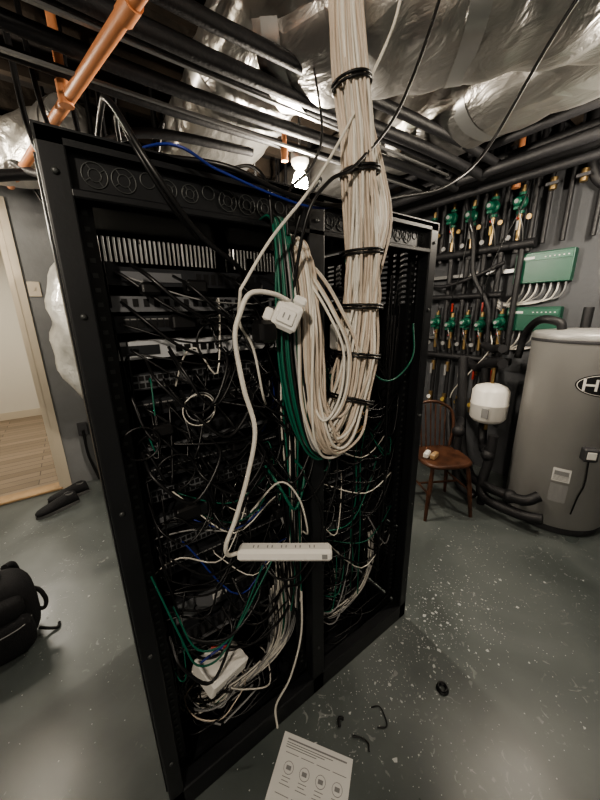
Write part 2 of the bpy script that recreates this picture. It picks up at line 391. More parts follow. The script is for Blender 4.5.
units=[(1.67,.042,'gear','server',.12),(1.615,.030,'gear2','tray',.10),(1.56,.040,'gear','patch',.11),(1.495,.044,'silver','plain',.10),(1.41,.044,'gear','switch',.13),(1.34,.044,'gear','patch',.12),
 (1.25,.044,'gear','tray',.12),(1.15,.044,'gear','patch',.12),(1.08,.044,'gear','switch',.12),(.98,.06,'gear','server',.12),(.90,.044,'gear','switch',.12),(.82,.044,'gear','patch',.12),(.62,.088,'gear','server',.12),(.52,.06,'gear','tray',.12)]
for z,h,bd,kd,y0 in units: unit(NM[kd],LB[0],LB[1],y0,y0+.38,z,h,bd,kd)
RBX=(.655,1.16)
unitsR=[(1.66,.044,'gear','tray',.3),(1.40,.044,'gear','switch',.2),(1.33,.044,'gear2','tray',.2),(1.22,.088,'gear','server',.16),(1.10,.044,'gear','patch',.16),(1.02,.044,'gear','switch',.16),(.90,.088,'gear','tray',.14),(.76,.044,'gear','switch',.16),(.62,.06,'gear','server',.16),(.5,.044,'gear','patch',.16)]
for z,h,bd,kd,y0 in unitsR: unit(NM[kd],RBX[0],RBX[1],y0,y0+.36,z,h,bd,kd)
b=B(); b.box(.24,.29,.113,.116,.65,.672,'paper')
for i in range(8): b.box(.245+i*.005,.247+i*.005,.112,.113,.655,.668,'ink')
b.build('barcode_label',rack)
b=B()
for (x,y,z) in ((.14,.03,1.645),(.24,.03,1.65),(.2,.04,1.565),(.42,.05,1.42),(.33,.05,1.20),(.15,.05,1.03),(.47,.05,.9),(.38,.03,1.64),(.30,.05,.72),(.12,.04,1.30)):
    s_=rnd.uniform(.9,1.4); b.box(x,x+.05*s_,y,y+.04,z,z+.03*s_,'black',.006)
b.box(.75,.79,.06,.10,1.47,1.56,'white',.006); b.box(.86,.93,.07,.12,1.44,1.475,'white',.006)
b.build('power_adapters',rack)
# -------- rack cables
b=B()
def wc(opts):
    r=rnd.random()*sum(w for _,w in opts)
    for k,w_ in opts:
        r-=w_
        if r<=0: return k
    return opts[-1][0]
COL=[('cblack',8),('cgrey',.5),('cwhite',.4),('cgreen',.8),('cblue',.12)]
for (z,h,bd,kd,y0) in units:
    nn={'patch':11,'switch':10,'server':6,'tray':6,'plain':3}[kd]
    if z>1.45: nn=int(nn*.7)
    for i in range(nn):
        x=rnd.uniform(.09,.54); k=wc(COL); side=rnd.random()
        ex=rnd.uniform(.48,.60) if side<.6 else (rnd.uniform(.05,.10) if side<.8 else rnd.uniform(.1,.5))
        ez=z+rnd.uniform(-.18,.08); ez=max(.2,min(1.74,ez))
        out=rnd.uniform(.02,.08)
        p=[(x,y0-.003,z+h/2),(x+rnd.uniform(-.01,.01),y0-.04,z+h/2-.003),(x*.65+ex*.35,y0-.05-out*.6,min(z,ez)-rnd.uniform(-.01,.05)),(x*.25+ex*.75,y0-.04-out*.5,(z+ez)/2-rnd.uniform(0,.05)),(ex,y0-.03,ez),(ex+rnd.uniform(-.02,.02),y0+.02,ez-.08)]
        b.tube(cat(p,5),rnd.choice((.0026,.003,.0036,.0045)) if k=='cblack' else rnd.choice((.002,.0025,.003)),k,5)
for (z,h,bd,kd,y0) in unitsR:
    for i in range(9):
        x=rnd.uniform(.68,1.14); k=wc(COL); ex=rnd.uniform(.62,.7) if rnd.random()<.5 else rnd.uniform(1.1,1.16)
        ez=max(.2,min(1.72,z+rnd.uniform(-.25,.2)))
        p=[(x,y0-.003,z+h/2),(x,y0-.05,z+h/2),((x+ex)/2,y0-.1,min(z,ez)-rnd.uniform(0,.06)),(ex,y0-.07,ez),(ex,y0-.02,ez-.06)]
        b.tube(cat(p,5),rnd.choice((.0026,.003,.004)),k,5)
b.build('patch_cables',rack)
b=B()
def vtrunk(x,y,z0,z1,n,sp,cols,r=.003):
    for i in range(n):
        ox,oy=rnd.uniform(-sp,sp),rnd.uniform(-sp*.6,sp*.6); k=wc(cols)
        zz0=z0+rnd.uniform(-.05,.15); zz1=z1-rnd.uniform(0,.25)
        m=max(4,int((zz1-zz0)/.16)); p=[]
        for j in range(m+1):
            t=j/m; p.append((x+ox+rnd.uniform(-.009,.009),y+oy+rnd.uniform(-.008,.008),zz0+(zz1-zz0)*t))
        b.tube(cat(p,4),r*rnd.uniform(.8,1.3),k,5)
vtrunk(.535,.05,.45,1.76,34,.035,[('cblack',7),('cgreen',1.4),('cwhite',.6),('cgrey',.4)])
vtrunk(.66,.10,.3,1.74,22,.04,[('cblack',6),('cgreen',.8),('cwhite',.6)])
vtrunk(.075,.10,.3,1.74,14,.02,[('cblack',7),('cgreen',.3),('cgrey',.4)])
vtrunk(1.12,.12,.3,1.75,18,.03,[('cblack',8),('cgreen',.3),('cwhite',.3)])
vtrunk(.95,.10,.3,1.75,12,.14,[('cblack',7),('cgreen',.4),('cwhite',.3)])
b.build('vertical_cable_trunks',rack)
b=B()
for i in range(80):
    base=(.06,.55) if i<48 else (.66,1.15)
    k=wc([('cwhite',1.6),('cgrey',2),('cblack',6),('cgreen',.6),('cbeige',.7)])
    hh=.03+rnd.random()*.13
    a=rnd.uniform(0,6.28); p=[]
    cx,cy=rnd.uniform(base[0]+.1,base[1]-.1),rnd.uniform(.12,.4); rx,ry=rnd.uniform(.06,.13),rnd.uniform(.06,.12)
    for j in range(9):
        A=a+j*.75
        p.append((min(max(cx+rx*1.2*math.cos(A)+rnd.uniform(-.02,.02),base[0]),base[1]),max(.06,cy+ry*math.sin(A)+rnd.uniform(-.02,.02)),.04+hh+rnd.uniform(-.015,.03)))
    b.tube(cat(p,5),rnd.uniform(.0025,.004),k,5)
for i in range(40):
    k=wc([('cwhite',4),('cgrey',2),('cblack',2),('cgreen',.6)])
    x0=rnd.uniform(.44,.57); e=rnd.uniform(0,.1); p=[(x0,.08,.62+rnd.uniform(-.1,.1)),(x0+.01,.09+rnd.uniform(-.02,.03),.42),(x0-.02,.10,.27),(x0-.10-e,.12,.16+rnd.uniform(0,.05)),(.12+rnd.random()*.12,.14+rnd.random()*.1,.10+rnd.random()*.05),(.07,.3+rnd.random()*.2,.08)]
    b.tube(cat(p,5),rnd.uniform(.0025,.0038),k,5)
for i in range(16):
    k=wc([('cwhite',3),('cgrey',2),('cblack',4)])
    p=[(1.1+rnd.uniform(-.03,.04),.2,.55),(1.1+rnd.uniform(-.03,.04),.15,.38),(1.02,.12,.22+rnd.random()*.1),(.85,.12,.15+rnd.random()*.06),(.72,.2,.12)]
    b.tube(cat(p,5),rnd.uniform(.0025,.0038),k,5)
b.build('bottom_cable_heap',rack)
b=B()
b.torus((.235,.02,1.36),.042,.0018,'cwhite','y',26,5); b.torus((.243,.03,1.365),.039,.0018,'cgrey','y',26,5)
b.torus((.09,.03,1.30),.042,.003,'cblack','y',26,5); b.torus((.30,.03,1.53),.05,.0032,'cblack','y',26,5)
b.torus((.37,.03,1.42),.055,.0032,'cblack','y',26,5); b.torus((.16,.03,1.2),.05,.003,'cblack','y',26,5)
b.torus((.77,-.02,1.22),.045,.004,'corange','y',26,6,.85,.4)
b.tube(cat([(.70,-.03,1.75),(.73,-.05,1.55),(.80,-.07,1.40),(.92,-.06,1.36),(1.04,-.05,1.43),(1.1,.0,1.55)],6),.0035,'cgreen',6)
for i,(x,z) in enumerate(((.13,1.74),(.45,1.73),(.34,1.73),(.22,1.72),(.10,1.66),(.28,1.68))):
    b.tube(cat([(x,.06,z-.03),(x+.02,-.01,z-.06),(x+.08,-.03,z-.12),(x+.15,-.01,z-.16),(x+.18,.05,z-.18)],6),.0045 if i<2 else .0035,'cblack',6)
b.tube(cat([(.06,.02,.93),(.10,-.03,.74),(.13,-.04,.62),(.2,-.03,.58),(.28,-.02,.66),(.38,.0,.8)],6),.003,'cgreen',6)
b.tube(cat([(.1,.02,.80),(.14,-.03,.66),(.24,-.03,.63),(.36,-.01,.74),(.46,.02,.83)],6),.003,'cgreen',6)
b.tube(cat([(.52,-.02,.62),(.50,-.04,.45),(.44,-.05,.30),(.38,-.04,.20),(.37,-.06,.12)],6),.004,'cwhite',6)
b.tube(cat([(.36,.02,1.0),(.42,-.06,1.12),(.47,-.09,1.06),(.5,-.09,.93),(.51,-.05,.90)],6),.003,'cwhite',6)
b.tube(cat([(.53,-.03,1.1),(.58,-.06,.95),(.56,-.07,.80),(.50,-.05,.70),(.49,.03,.62)],6),.004,'cblack',6)
b.tube(cat([(.68,.0,1.25),(.66,-.05,1.05),(.60,-.06,.9),(.62,-.04,.75),(.66,.03,.6)],6),.004,'cblack',6)
for i in range(20):
    x=rnd.uniform(.08,.48); z=rnd.uniform(.6,1.55); dx=rnd.uniform(.08,.24)
    b.tube(cat([(x,.06,z),(x+.01,-.01,z-.05),(x+dx*.5,-.03,z-rnd.uniform(.08,.16)),(x+dx,-.01,z-.04),(x+dx,.06,z)],6),rnd.choice((.003,.004,.005)),'cblack' if rnd.random()<.82 else wc(COL),6)
b.build('loose_front_cables',rack)
b=B(); b.X=Matrix.Translation((.225,.06,.425))@Matrix.Rotation(math.radians(18),4,'Z')@Matrix.Rotation(math.radians(14),4,'Y')@Matrix.Rotation(math.radians(12),4,'X')
b.box(-.078,.078,-.058,.058,-.028,.028,'white',.007); b.box(-.02,.02,-.0595,-.0575,-.006,.004,'cgrey'); b.box(-.015,.02,-.006,.0,.0278,.0283,'cgrey')
for i in range(4): b.box(-.06+i*.012,-.052+i*.012,-.0595,-.0575,-.018,-.010,'dark')
b.X=Matrix.Identity(4)
b.tube(cat([(.22,.11,.44),(.20,.10,.50),(.17,.08,.54),(.12,.06,.58)],5),.003,'cblack',5)
b.tube(cat([(.24,.09,.46),(.26,.05,.50),(.24,.04,.515),(.2,.06,.52)],5),.005,'red',6)
b.tube(cat([(.25,.09,.46),(.25,.05,.51),(.21,.04,.52),(.16,.05,.50)],5),.004,'cblue',6)
for i in range(5): b.tube(cat([(.16+i*.03,.06,.40),(.15+i*.03,.09,.3),(.17+i*.02,.12,.2),(.2,.16,.12)],5),.003,'cblack',5)
b.build('white_modem_box',rack)
# ---------------------------------------------------------------- main cable bundle from ceiling
cb=empty('network_cable_bundle',(.62,-.12,1.9))
def brad(t,ks):
    for (a,va),(c,vc) in zip(ks,ks[1:]):
        if t<=c: return va+(vc-va)*(t-a)/(c-a)
    return ks[-1][1]
def bundle(b,path,ks,slots,keep,seed):
    rr=random.Random(seed); fr=frames(path); N=len(path)
    for (rr0,a0) in slots:
        if rr0<.3 or rr.random()>keep: continue
        k='cwhite' if rr.random()<.5 else 'cbeige'
        p=[]; f1=rr.uniform(2,5); ph=rr.uniform(0,6.28); tw=rr.uniform(-1.0,1.0); wob=rr.uniform(0,6.28); am=rr.uniform(.05,.17)
        for i in range(N):
            t=i/(N-1); R_=brad(t,ks)*(1+am*math.sin(t*50+wob))
            w_=a0+tw*math.sin(f1*t*2+ph)+t*1.4
            q=R_*rr0
            p.append(path[i]+fr[i][0]*(q*math.cos(w_))+fr[i][1]*(q*math.sin(w_)))
        b.tube(p,.0042,k,6)
slots=[]
for ring,cnt in ((1,6),(2,12),(3,18),(4,24)):
    for j in range(cnt): slots.append((ring/4.0,2*math.pi*j/cnt+ring))
b=B()
main=cat([(.70,-.05,2.98),(.64,-.09,2.6),(.60,-.12,2.24),(.64,-.13,1.98),(.665,-.13,1.75),(.668,-.13,1.58),(.65,-.13,1.42),(.615,-.13,1.30),(.57,-.12,1.235),(.53,-.12,1.27),(.51,-.11,1.38),(.515,-.09,1.54),(.53,-.05,1.68),(.55,.02,1.77),(.56,.12,1.80)],10)
KS=[(0,.03),(.14,.033),(.28,.043),(.42,.055),(.52,.058),(.60,.05),(.7,.036),(.85,.03),(1,.03)]
bundle(b,main,KS,slots,.75,3)
side=cat([(.70,-.05,2.98),(.64,-.09,2.6),(.60,-.12,2.24),(.64,-.13,1.98),(.668,-.13,1.75),(.672,-.12,1.58),(.67,-.10,1.46),(.68,-.03,1.38),(.70,.08,1.36),(.72,.2,1.4)],10)
bundle(b,side,[(0,.028),(.2,.033),(.4,.042),(.6,.046),(.8,.04),(1,.03)],slots,.35,9)
for i in range(12):
    k='cwhite' if rnd.random()<.6 else 'cbeige'; e=rnd.uniform(-.02,.02)
    p=[(.62+e,-.12,2.25),(.66+e*.6,-.13,2.08),(.725+e*1.4,-.12,1.96),(.775+e*1.6,-.11,1.85),(.75+e*1.8,-.10,1.72),(.715+e,-.10,1.60),(.69+e,-.09,1.50),(.68+e,-.04,1.42+e),(.7,.06,1.40)]
    b.tube(cat(p,6),.004,k,6)
for i in range(12):
    k='cwhite' if rnd.random()<.6 else 'cbeige'; e=rnd.uniform(-.026,.022)
    p=[(.55,.10,1.80+e),(.52+e*.5,.0,1.78+e),(.495+e,-.08,1.72),(.49+e,-.11,1.58),(.485+e,-.12,1.42+e),(.50+e,-.13,1.30),(.54+e,-.13,1.235+e*.5),(.60+e,-.10,1.25),(.64,-.02,1.33),(.66,.08,1.36)]
    b.tube(cat(p,6),.004,k,6)
for i in range(5):
    e=rnd.uniform(-.03,.03)
    p=[(.56,.05,1.78),(.55+e,-.06,1.70),(.57+e,-.13,1.60),(.60+e,-.16,1.50),(.58+e,-.17,1.38),(.53+e,-.16,1.32),(.50,-.10,1.40)]
    b.tube(cat(p,6),.004,'cbeige' if i%2 else 'cwhite',6)
b.build('white_strands',cb)
b=B()
for i in range(28):
    e=rnd.uniform(-.028,.020); g=rnd.uniform(-.018,.018); k='cgreen' if i<16 else ('cblack' if i<25 else 'cgrey')
    p=[(.47+e,.08,1.82),(.462+e,-.03,1.83),(.45+e,-.08,1.76),(.448+e*1.3,-.09+g,1.62),(.45+e*1.5,-.10+g,1.47),(.465+e*1.3,-.11+g,1.33),(.50+e,-.11+g,1.24+g),(.57+e,-.10+g,1.20+g),(.62+e,-.09+g,1.27),(.64+e,-.04,1.38),(.64+e,.05,1.45)]
    b.tube(cat(p,6),.0034,k,6)
b.build('green_strands',cb)
b=B(); fr=frames(main); N=len(main)
for t in (.085,.13,.18,.235,.29,.345,.40,.47):
    i=int(t*(N-1)); R_=brad(t,KS)*1.12+.004; c=main[i]; u,w2=fr[i]
    for dd in (-.004,.004):
        T_=(main[i+1]-main[i-1]).normalized()*dd
        pts=[c+T_+u*(R_*math.cos(2*math.pi*j/24))+w2*(R_*math.sin(2*math.pi*j/24)) for j in range(25)]
        b.tube(pts,.0036,'cblack',6)
b.build('hook_and_loop_ties',cb)
# ---------------------------------------------------------------- long black / blue cables
b=B()
b.tube(cat([(1.3,-.6,2.7),(1.26,-.32,2.4),(1.28,-.12,2.14),(1.1,-.09,2.0),(.87,-.08,1.93),(.6,-.10,1.86),(.45,-.09,1.865),(.32,-.06,1.90),(.2,.05,1.93)],8),.0055,'cblack',8)
b.tube(cat([(.90,-.3,2.9),(.86,-.2,2.4),(.76,-.16,2.1),(.60,-.17,1.93),(.52,-.16,1.88),(.47,-.14,1.80),(.46,-.08,1.6)],8),.0042,'cblack',8)
b.tube(cat([(.16,.5,1.93),(.13,.3,1.985),(.125,.1,2.01),(.122,-.03,1.965),(.16,-.09,1.86),(.24,-.08,1.76),(.337,-.06,1.70),(.4,.05,1.66)],8),.0055,'cblack',8)
b.tube(cat([(.22,.5,1.93),(.17,.2,1.98),(.14,.03,1.975),(.15,-.04,1.90),(.20,-.04,1.82),(.26,-.02,1.76)],8),.0042,'cblack',8)
b.tube(cat([(1.0,.5,2.6),(.8,.2,2.2),(.6,.0,1.98),(.48,-.06,1.88),(.46,-.08,1.78)],8),.004,'cblack',8)
b.tube(cat([(.35,.3,1.94),(.40,.05,1.95),(.42,-.05,1.9),(.43,-.06,1.8),(.46,-.03,1.7)],8),.004,'cblack',8)
b.tube(cat([(.72,.3,1.94),(.66,.05,1.96),(.58,-.04,1.93),(.52,-.06,1.85),(.50,-.03,1.75)],8),.004,'cblack',8)
b.build('black_power_cables')
b=B()
b.tube(cat([(.08,.3,1.935),(.2,-.02,1.925),(.3,-.06,1.89),(.42,-.08,1.86),(.55,-.09,1.85),(.75,-.07,1.90),(1.0,.05,1.93)],8),.003,'cblue',8)
b.build('blue_network_cable')
# ---------------------------------------------------------------- power strip + white cord
ps=empty('power_strip',(.36,-.18,.99))
A=V((.263,-.107,.99)); Bp=V((.453,-.25,.99)); d=(Bp-A).normalized(); ang=math.atan2(d.y,d.x); L=(Bp-A).length
b=B(); b.X=Matrix.Translation((A+Bp)/2)@Matrix.Rotation(ang,4,'Z')@Matrix.Rotation(math.radians(-12),4,'X')
b.box(-L/2-.005,L/2+.005,-.024,.024,-.016,.016,'white',.008)
for i in range(5):
    x=-L/2+.035+i*.037
    b.box(x,x+.003,-.008,.004,.0155,.0164,'cgrey'); b.box(x+.012,x+.015,-.008,.004,.0155,.0164,'cgrey')
b.box(L/2-.022,L/2-.008,-.0255,-.0235,-.006,.006,'cgrey')
b.build('outlet_body',ps)
b=B()
b.tube(cat([(.74,-.14,2.5),(.742,-.15,2.29),(.65,-.15,2.11),(.56,-.15,1.97),(.475,-.15,1.86),(.37,-.15,1.75),(.292,-.15,1.647)],8),.0034,'cwhite',8)
b.tube(cat([(.405,-.16,1.625),(.36,-.165,1.64),(.31,-.16,1.64),(.285,-.155,1.60),(.273,-.15,1.547),(.285,-.15,1.44),(.306,-.15,1.338),(.28,-.15,1.23),(.239,-.15,1.124),(.215,-.14,1.06),(.225,-.12,1.01),(.262,-.108,.99)],8),.0055,'cwhite',10)
b.tube(cat([(.292,-.15,1.647),(.30,-.12,1.58),(.34,-.10,1.52),(.37,-.08,1.40),(.40,-.04,1.36)],8),.0034,'cwhite',8)
b.build('power_cord',ps)
b=B(); b.X=Matrix.Translation((.405,-.15,1.595))@Matrix.Rotation(math.radians(-35),4,'Z')@Matrix.Rotation(math.radians(25),4,'Y')
b.box(-.03,.032,-.02,.02,-.035,.03,'white',.009); b.box(-.02,.02,-.026,-.02,-.02,.015,'white',.003)
b.box(-.008,-.005,-.0275,-.026,-.008,.004,'cgrey'); b.box(.005,.008,-.0275,-.026,-.008,.004,'cgrey')
b.box(-.05,-.03,-.012,.012,-.03,.0,'white',.004); b.box(.0,.03,-.018,.015,.03,.05,'white',.005)
b.X=Matrix.Translation((.36,-.13,1.565))@Matrix.Rotation(math.radians(10),4,'Z')
b.box(-.03,.02,-.02,.02,-.03,.02,'black',.008)
b.build('plug_adapter',ps)
# ---------------------------------------------------------------- water heater
hx,hy,hr=2.92,-.14,.315
wh=empty('water_heater',(hx,hy,0))
b=B()
b.lathe((hx,hy,0),[(hr*.93,0),(hr*.93,.05)],'dark',40)
b.lathe((hx,hy,0),[(hr*.96,.05),(hr,.07),(hr,1.38),(hr*1.01,1.39),(hr*1.01,1.425),(hr*.97,1.44),(hr*.5,1.455),(.01,1.46)],'heater',56)
b.lathe((hx,hy,0),[(hr*1.012,1.375),(hr*1.015,1.38),(hr*1.015,1.39),(hr*1.01,1.395)],'dark',56)
b.build('tank',wh)
def onc(phi,z,off): return (hx+(hr+off)*math.cos(phi),hy+(hr+off)*math.sin(phi),z)
def patch(b,phi0,w,z0,z1,off,k,n=4):
    pts=[]; fs=[]
    for i in range(n+1):
        ph=phi0+(i/n-.5)*w/hr
        pts.append(onc(ph,z0,off)); pts.append(onc(ph,z1,off))
    for i in range(n): fs.append((2*i,2*i+2,2*i+3,2*i+1))
    b.add(pts,fs,k)
b=B(); ph0=math.radians(219); cz=1.12
def oval(b,w,h,off,k,n=36):
    pts=[]; fs=[]; M2=10
    for q in range(M2+1):
        s_=q/M2
        for j in range(n):
            A_=2*math.pi*j/n; pts.append(onc(ph0+s_*w/2*math.cos(A_)/hr,cz+s_*h/2*math.sin(A_),off))
    for q in range(M2):
        for j in range(n): fs.append((q*n+j,q*n+(j+1)%n,(q+1)*n+(j+1)%n,(q+1)*n+j))
    b.add(pts,fs,k)
oval(b,.32,.150,.002,'black'); oval(b,.305,.137,.003,'white'); oval(b,.295,.128,.004,'black')
for (c0,parts) in ((-.085,((-.030,.014,-.038,.038),(.030,.014,-.038,.038),(0,.06,-.007,.007))),(.0,((0,.014,-.038,.038),(0,.066,.024,.038))),(.08,((-.02,.014,-.038,.038),(0,.045,-.038,-.026),(0,.04,.026,.038),(0,.035,-.006,.006)))):
    for (dx,w_,z0,z1) in parts:
        patch(b,ph0+(c0+dx)/hr,w_,cz+z0,cz+z1,.005,'white')
patch(b,math.radians(196),.10,.42,.52,.002,'paper')
patch(b,math.radians(196),.08,.47,.50,.003,'cgrey')
for i in range(5): patch(b,math.radians(196),.085,.43+i*.009,.433+i*.009,.003,'ink')
patch(b,math.radians(196),.10,.26,.40,.002,'cgrey')
b.build('labels',wh)
b=B()
b.X=Matrix.Translation(onc(math.radians(216),.66,.02))@Matrix.Rotation(math.radians(216-180),4,'Z')
b.box(-.03,.03,-.04,.04,-.045,.045,'dark',.008); b.box(-.034,-.028,-.025,.025,-.025,.025,'white',.002)
b.X=Matrix.Identity(4)
b.tube(cat([onc(math.radians(216),.61,.03),onc(math.radians(216),.45,.045),onc(math.radians(214),.34,.03),onc(math.radians(212),.2,.02)],6),.005,'cblack',6)
b.cyl((hx+.1,hy+.05,1.44),(hx+.1,hy+.05,1.60),.03,'blackpipe',12)
b.tube(cat([(hx-.12,hy+.12,1.44),(hx-.13,hy+.14,1.50),(hx-.12,hy+.24,1.52),(hx+.0,hy+.34,1.48),(hx+.10,hy+.42,1.38),(hx+.12,hy+.45,1.2)],6),.028,'blackpipe',12)
b.build('fittings',wh)
# ---------------------------------------------------------------- hydronic manifold + insulated piping
hm=empty('hydronic_manifold',(3.15,.95,1.8))
b=B()
b.tube(cat([(2.62,.24,.62),(2.6,.24,.4),(2.56,.25,.2),(2.52,.20,.12),(2.50,.05,.11),(2.50,-.1,.12),(2.52,-.2,.14)],6),.038,'blackpipe',14)
b.tube(cat([(2.75,.62,1.2),(2.72,.58,.9),(2.7,.52,.45),(2.66,.42,.24),(2.58,.3,.2),(2.51,.05,.22),(2.50,-.08,.24),(2.56,-.14,.28)],6),.038,'blackpipe',14)
b.tube(cat([(3.12,.75,1.1),(3.0,.6,1.08),(2.9,.5,1.14),(2.82,.36,1.18),(2.74,.3,1.18)],6),.038,'blackpipe',14)
b.tube(cat([(3.1,.62,1.28),(3.0,.5,1.26),(2.9,.42,1.28),(2.8,.34,1.29)],6),.034,'blackpipe',14)
b.tube(cat([(2.92,.5,1.14),(2.93,.48,.8),(2.9,.44,.5),(2.8,.38,.42),(2.68,.3,.45)],6),.036,'blackpipe',14)
b.tube(cat([(3.1,.9,.7),(2.9,.75,.45),(2.75,.6,.2),(2.65,.45,.1),(2.56,.3,.07)],6),.036,'blackpipe',14)
b.tube(cat([(2.5,.46,.62),(2.5,.45,.3),(2.5,.40,.15),(2.5,.28,.09)],6),.032,'blackpipe',14)
for p in ((2.51,.02,.22),(2.6,.25,.45),(2.88,.44,1.16),(2.5,.46,.62)): b.sphere(p,.052,.052,.052,'blackpipe',12,8)
b.tube(cat([(2.5,.46,.62),(2.6,.5,.66),(2.8,.62,.66),(3.1,.8,.7)],6),.032,'blackpipe',14)
b.cyl((2.60,.25,.2),(2.60,.25,.0),.03,'blackpipe',12)
b.build('insulated_floor_piping',hm)
et=B()
ex,ey=2.80,.38
et.lathe((ex,ey,.65),[(.01,0),(.06,.006),(.115,.025),(.14,.06),(.142,.17),(.145,.175),(.145,.185),(.142,.19),(.14,.29),(.115,.325),(.06,.345),(.02,.35)],'white',32)
et.cyl((ex,ey,.99),(ex,ey,1.13),.014,'brass',10); et.cyl((ex,ey,.65),(ex,ey,.59),.016,'brass',8)
et.box(ex-.1455,ex-.12,ey-.06,ey-.01,.73,.81,'cgrey')
et.build('expansion_tank')
b=B(); xw=3.17
upper=[1.27,1.07,.885,.71,.50]; lower=[1.14,.98,.83,.69,.53]
for y in upper:
    b.cyl((xw,y,2.05),(xw,y,2.98),.026,'blackpipe',12)
    b.cyl((xw,y-.085,2.05),(xw,y-.085,2.98),.022,'blackpipe',12)
for y in lower:
    b.cyl((xw,y,.62),(xw,y,1.62),.022,'blackpipe',12)
    b.cyl((xw,y-.075,1.2),(xw,y-.075,2.1),.024,'blackpipe',12)
b.cyl((xw-.02,1.5,2.11),(xw-.02,.36,2.11),.036,'blackpipe',14)
b.cyl((xw-.02,1.5,2.74),(xw-.02,.30,2.74),.034,'blackpipe',14)
b.cyl((xw-.02,1.4,1.14),(xw-.02,.40,1.14),.032,'blackpipe',14)
b.cyl((xw-.02,1.4,1.72),(xw-.02,.55,1.72),.026,'blackpipe',14)
b.tube(cat([(xw-.08,1.0,2.98),(xw-.08,.95,2.6),(xw-.10,.82,2.2),(xw-.10,.78,1.9),(xw-.08,.62,1.6),(xw-.06,.6,1.2)],6),.020,'blackpipe',10)
b.tube(cat([(xw-.06,1.35,1.9),(xw-.09,1.1,1.82),(xw-.09,.8,1.88),(xw-.06,.55,1.98)],6),.018,'blackpipe',10)
b.box(xw+.02,XR,.5,1.45,1.90,1.93,'steel'); b.box(xw+.02,XR,.5,1.45,1.3,1.33,'steel')
b.build('insulated_risers',hm)
def pump(b,y,z,s=1.0):
    x=xw-.02
    b.lathe((x,y,z),[(.03*s,0),(.055*s,-.005),(.058*s,-.025),(.045*s,-.035),(.04*s,-.04)],'pump',20,'x')
    b.lathe((x-.04,y,z),[(.038*s,0),(.038*s,-.05),(.030*s,-.062),(.005,-.064)],'pump',18,'x')
    b.lathe((x-.105,y,z),[(.018*s,0),(.018*s,-.003)],'cgrey',12,'x')
    b.box(x-.09,x-.04,y-.026*s,y+.026*s,z-.065*s,z-.035*s,'pump',.005)
    for dz in (.075*s,-.075*s):
        b.cyl((x-.0,y,z+dz-.010),(x-.0,y,z+dz+.010),.036*s,'pump',8)
        b.cyl((x,y,z+dz*1.2),(x,y,z+dz*1.9),.018,'brass',10)
    b.box(x-.05,x-.02,y-.005,y+.005,z-.135*s,z-.12*s,'red')
b=B()
for i,y in enumerate(upper): pump(b,y,2.42+(-.02,.01,-.01,.02,.0)[i],.9)
for i,y in enumerate(lower): pump(b,y,1.47+(.01,-.015,.01,-.01,.015)[i],.8)
b.build('circulator_pumps',hm)
b=B()
for y in upper:
    b.cyl((xw-.01,y,2.13),(xw-.01,y,2.33),.018,'brass',10)
for y in lower:
    b.cyl((xw-.02,y,.98),(xw-.02,y,1.08),.02,'brass',10)
    b.cyl((xw-.02,y,1.22),(xw-.02,y,1.36),.017,'brass',10)
    b.box(xw-.06,xw-.05,y-.010,y+.010,.94,1.05,'cgrey' if y>.8 else 'red')
    b.cyl((xw-.02,y,.60),(xw-.02,y,.74),.022,'brass',10)
    b.lathe((xw-.045,y,.68),[(.022,0),(.022,-.012)],'yellow' if y<1 else 'white',12,'x')
    b.lathe((xw-.06,y+.05,1.27),[(.020,0),(.020,-.012)],'cgrey',14,'x')
    b.box(xw-.05,xw-.04,y-.008,y+.008,1.58,1.66,'red' if y in (.98,.69) else 'dark')
for i,y in enumerate(upper):
    b.box(xw-.05,xw-.04,y-.008,y+.008,2.22,2.29,'yellow' if i in (0,3) else 'cgrey')
    b.box(xw-.05,xw-.04,y-.007,y+.007,2.56,2.64,'brass')
    b.lathe((xw-.06,y+.05,2.17),[(.020,0),(.020,-.012)],'cgrey',14,'x')
    b.lathe((xw-.06,y-.085,2.30),[(.020,0),(.020,-.012)],'brass',14,'x')
b.build('valves_and_gauges',hm)
b=B()
for y in upper+lower:
    z0=2.40 if y in upper else 1.45
    b.tube(cat([(xw-.09,y,z0),(xw-.13,y-.04,z0-.08),(xw-.08,y-.06,z0-.2),(xw-.02,y-.05,z0-.32)],5),.005,'steel',6)
b.tube(cat([(xw-.05,.4,2.8),(xw-.12,.45,2.4),(xw-.14,.6,2.0),(xw-.1,.7,1.6)],5),.005,'cblack',6)
b.tube(cat([(xw-.05,.9,2.8),(xw-.14,.85,2.3),(xw-.12,.9,1.9),(xw-.1,1.0,1.6)],5),.005,'cblack',6)
b.tube(cat([(xw-.03,.6,1.4),(xw-.10,.55,1.25),(xw-.14,.7,1.0),(xw-.10,.85,.8),(xw-.06,.9,.62)],5),.006,'cwhite',6)
b.build('pump_wiring',hm)
def ctrl(name,y0,y1,z0,z1):
    b=B(); b.box(XR-.075,XR-.001,y0,y1,z0,z1,'ctrl',.006); b.box(XR-.080,XR-.075,y0+.01,y1-.01,z1-.065,z1-.02,'ctrl2',.001)
    b.box(XR-.081,XR-.080,y1-.14,y1-.03,z1-.052,z1-.034,'paper')
    for i in range(6): b.box(XR-.082,XR-.080,y0+.03+i*.03,y0+.04+i*.03,z1-.048,z1-.04,'paper')
    n=8
    for i in range(n):
        y=y0+.03+(y1-y0-.06)*i/(n-1)
        b.cyl((XR-.04,y,z0),(XR-.04,y,z0-.02),.011,'steel',8)
        b.tube(cat([(XR-.04,y,z0-.02),(XR-.045,y+.01,z0-.08),(XR-.03,y+.06+.02*(n-i)/n,z0-.13-.012*(i%3)),(XR-.02,y1+.05,z0-.15-.01*i),(XR-.02,y1+.12,z0-.12-.01*i)],5),.0065,'cwhite' if i%3 else 'cgrey',6)
    b.build(name)
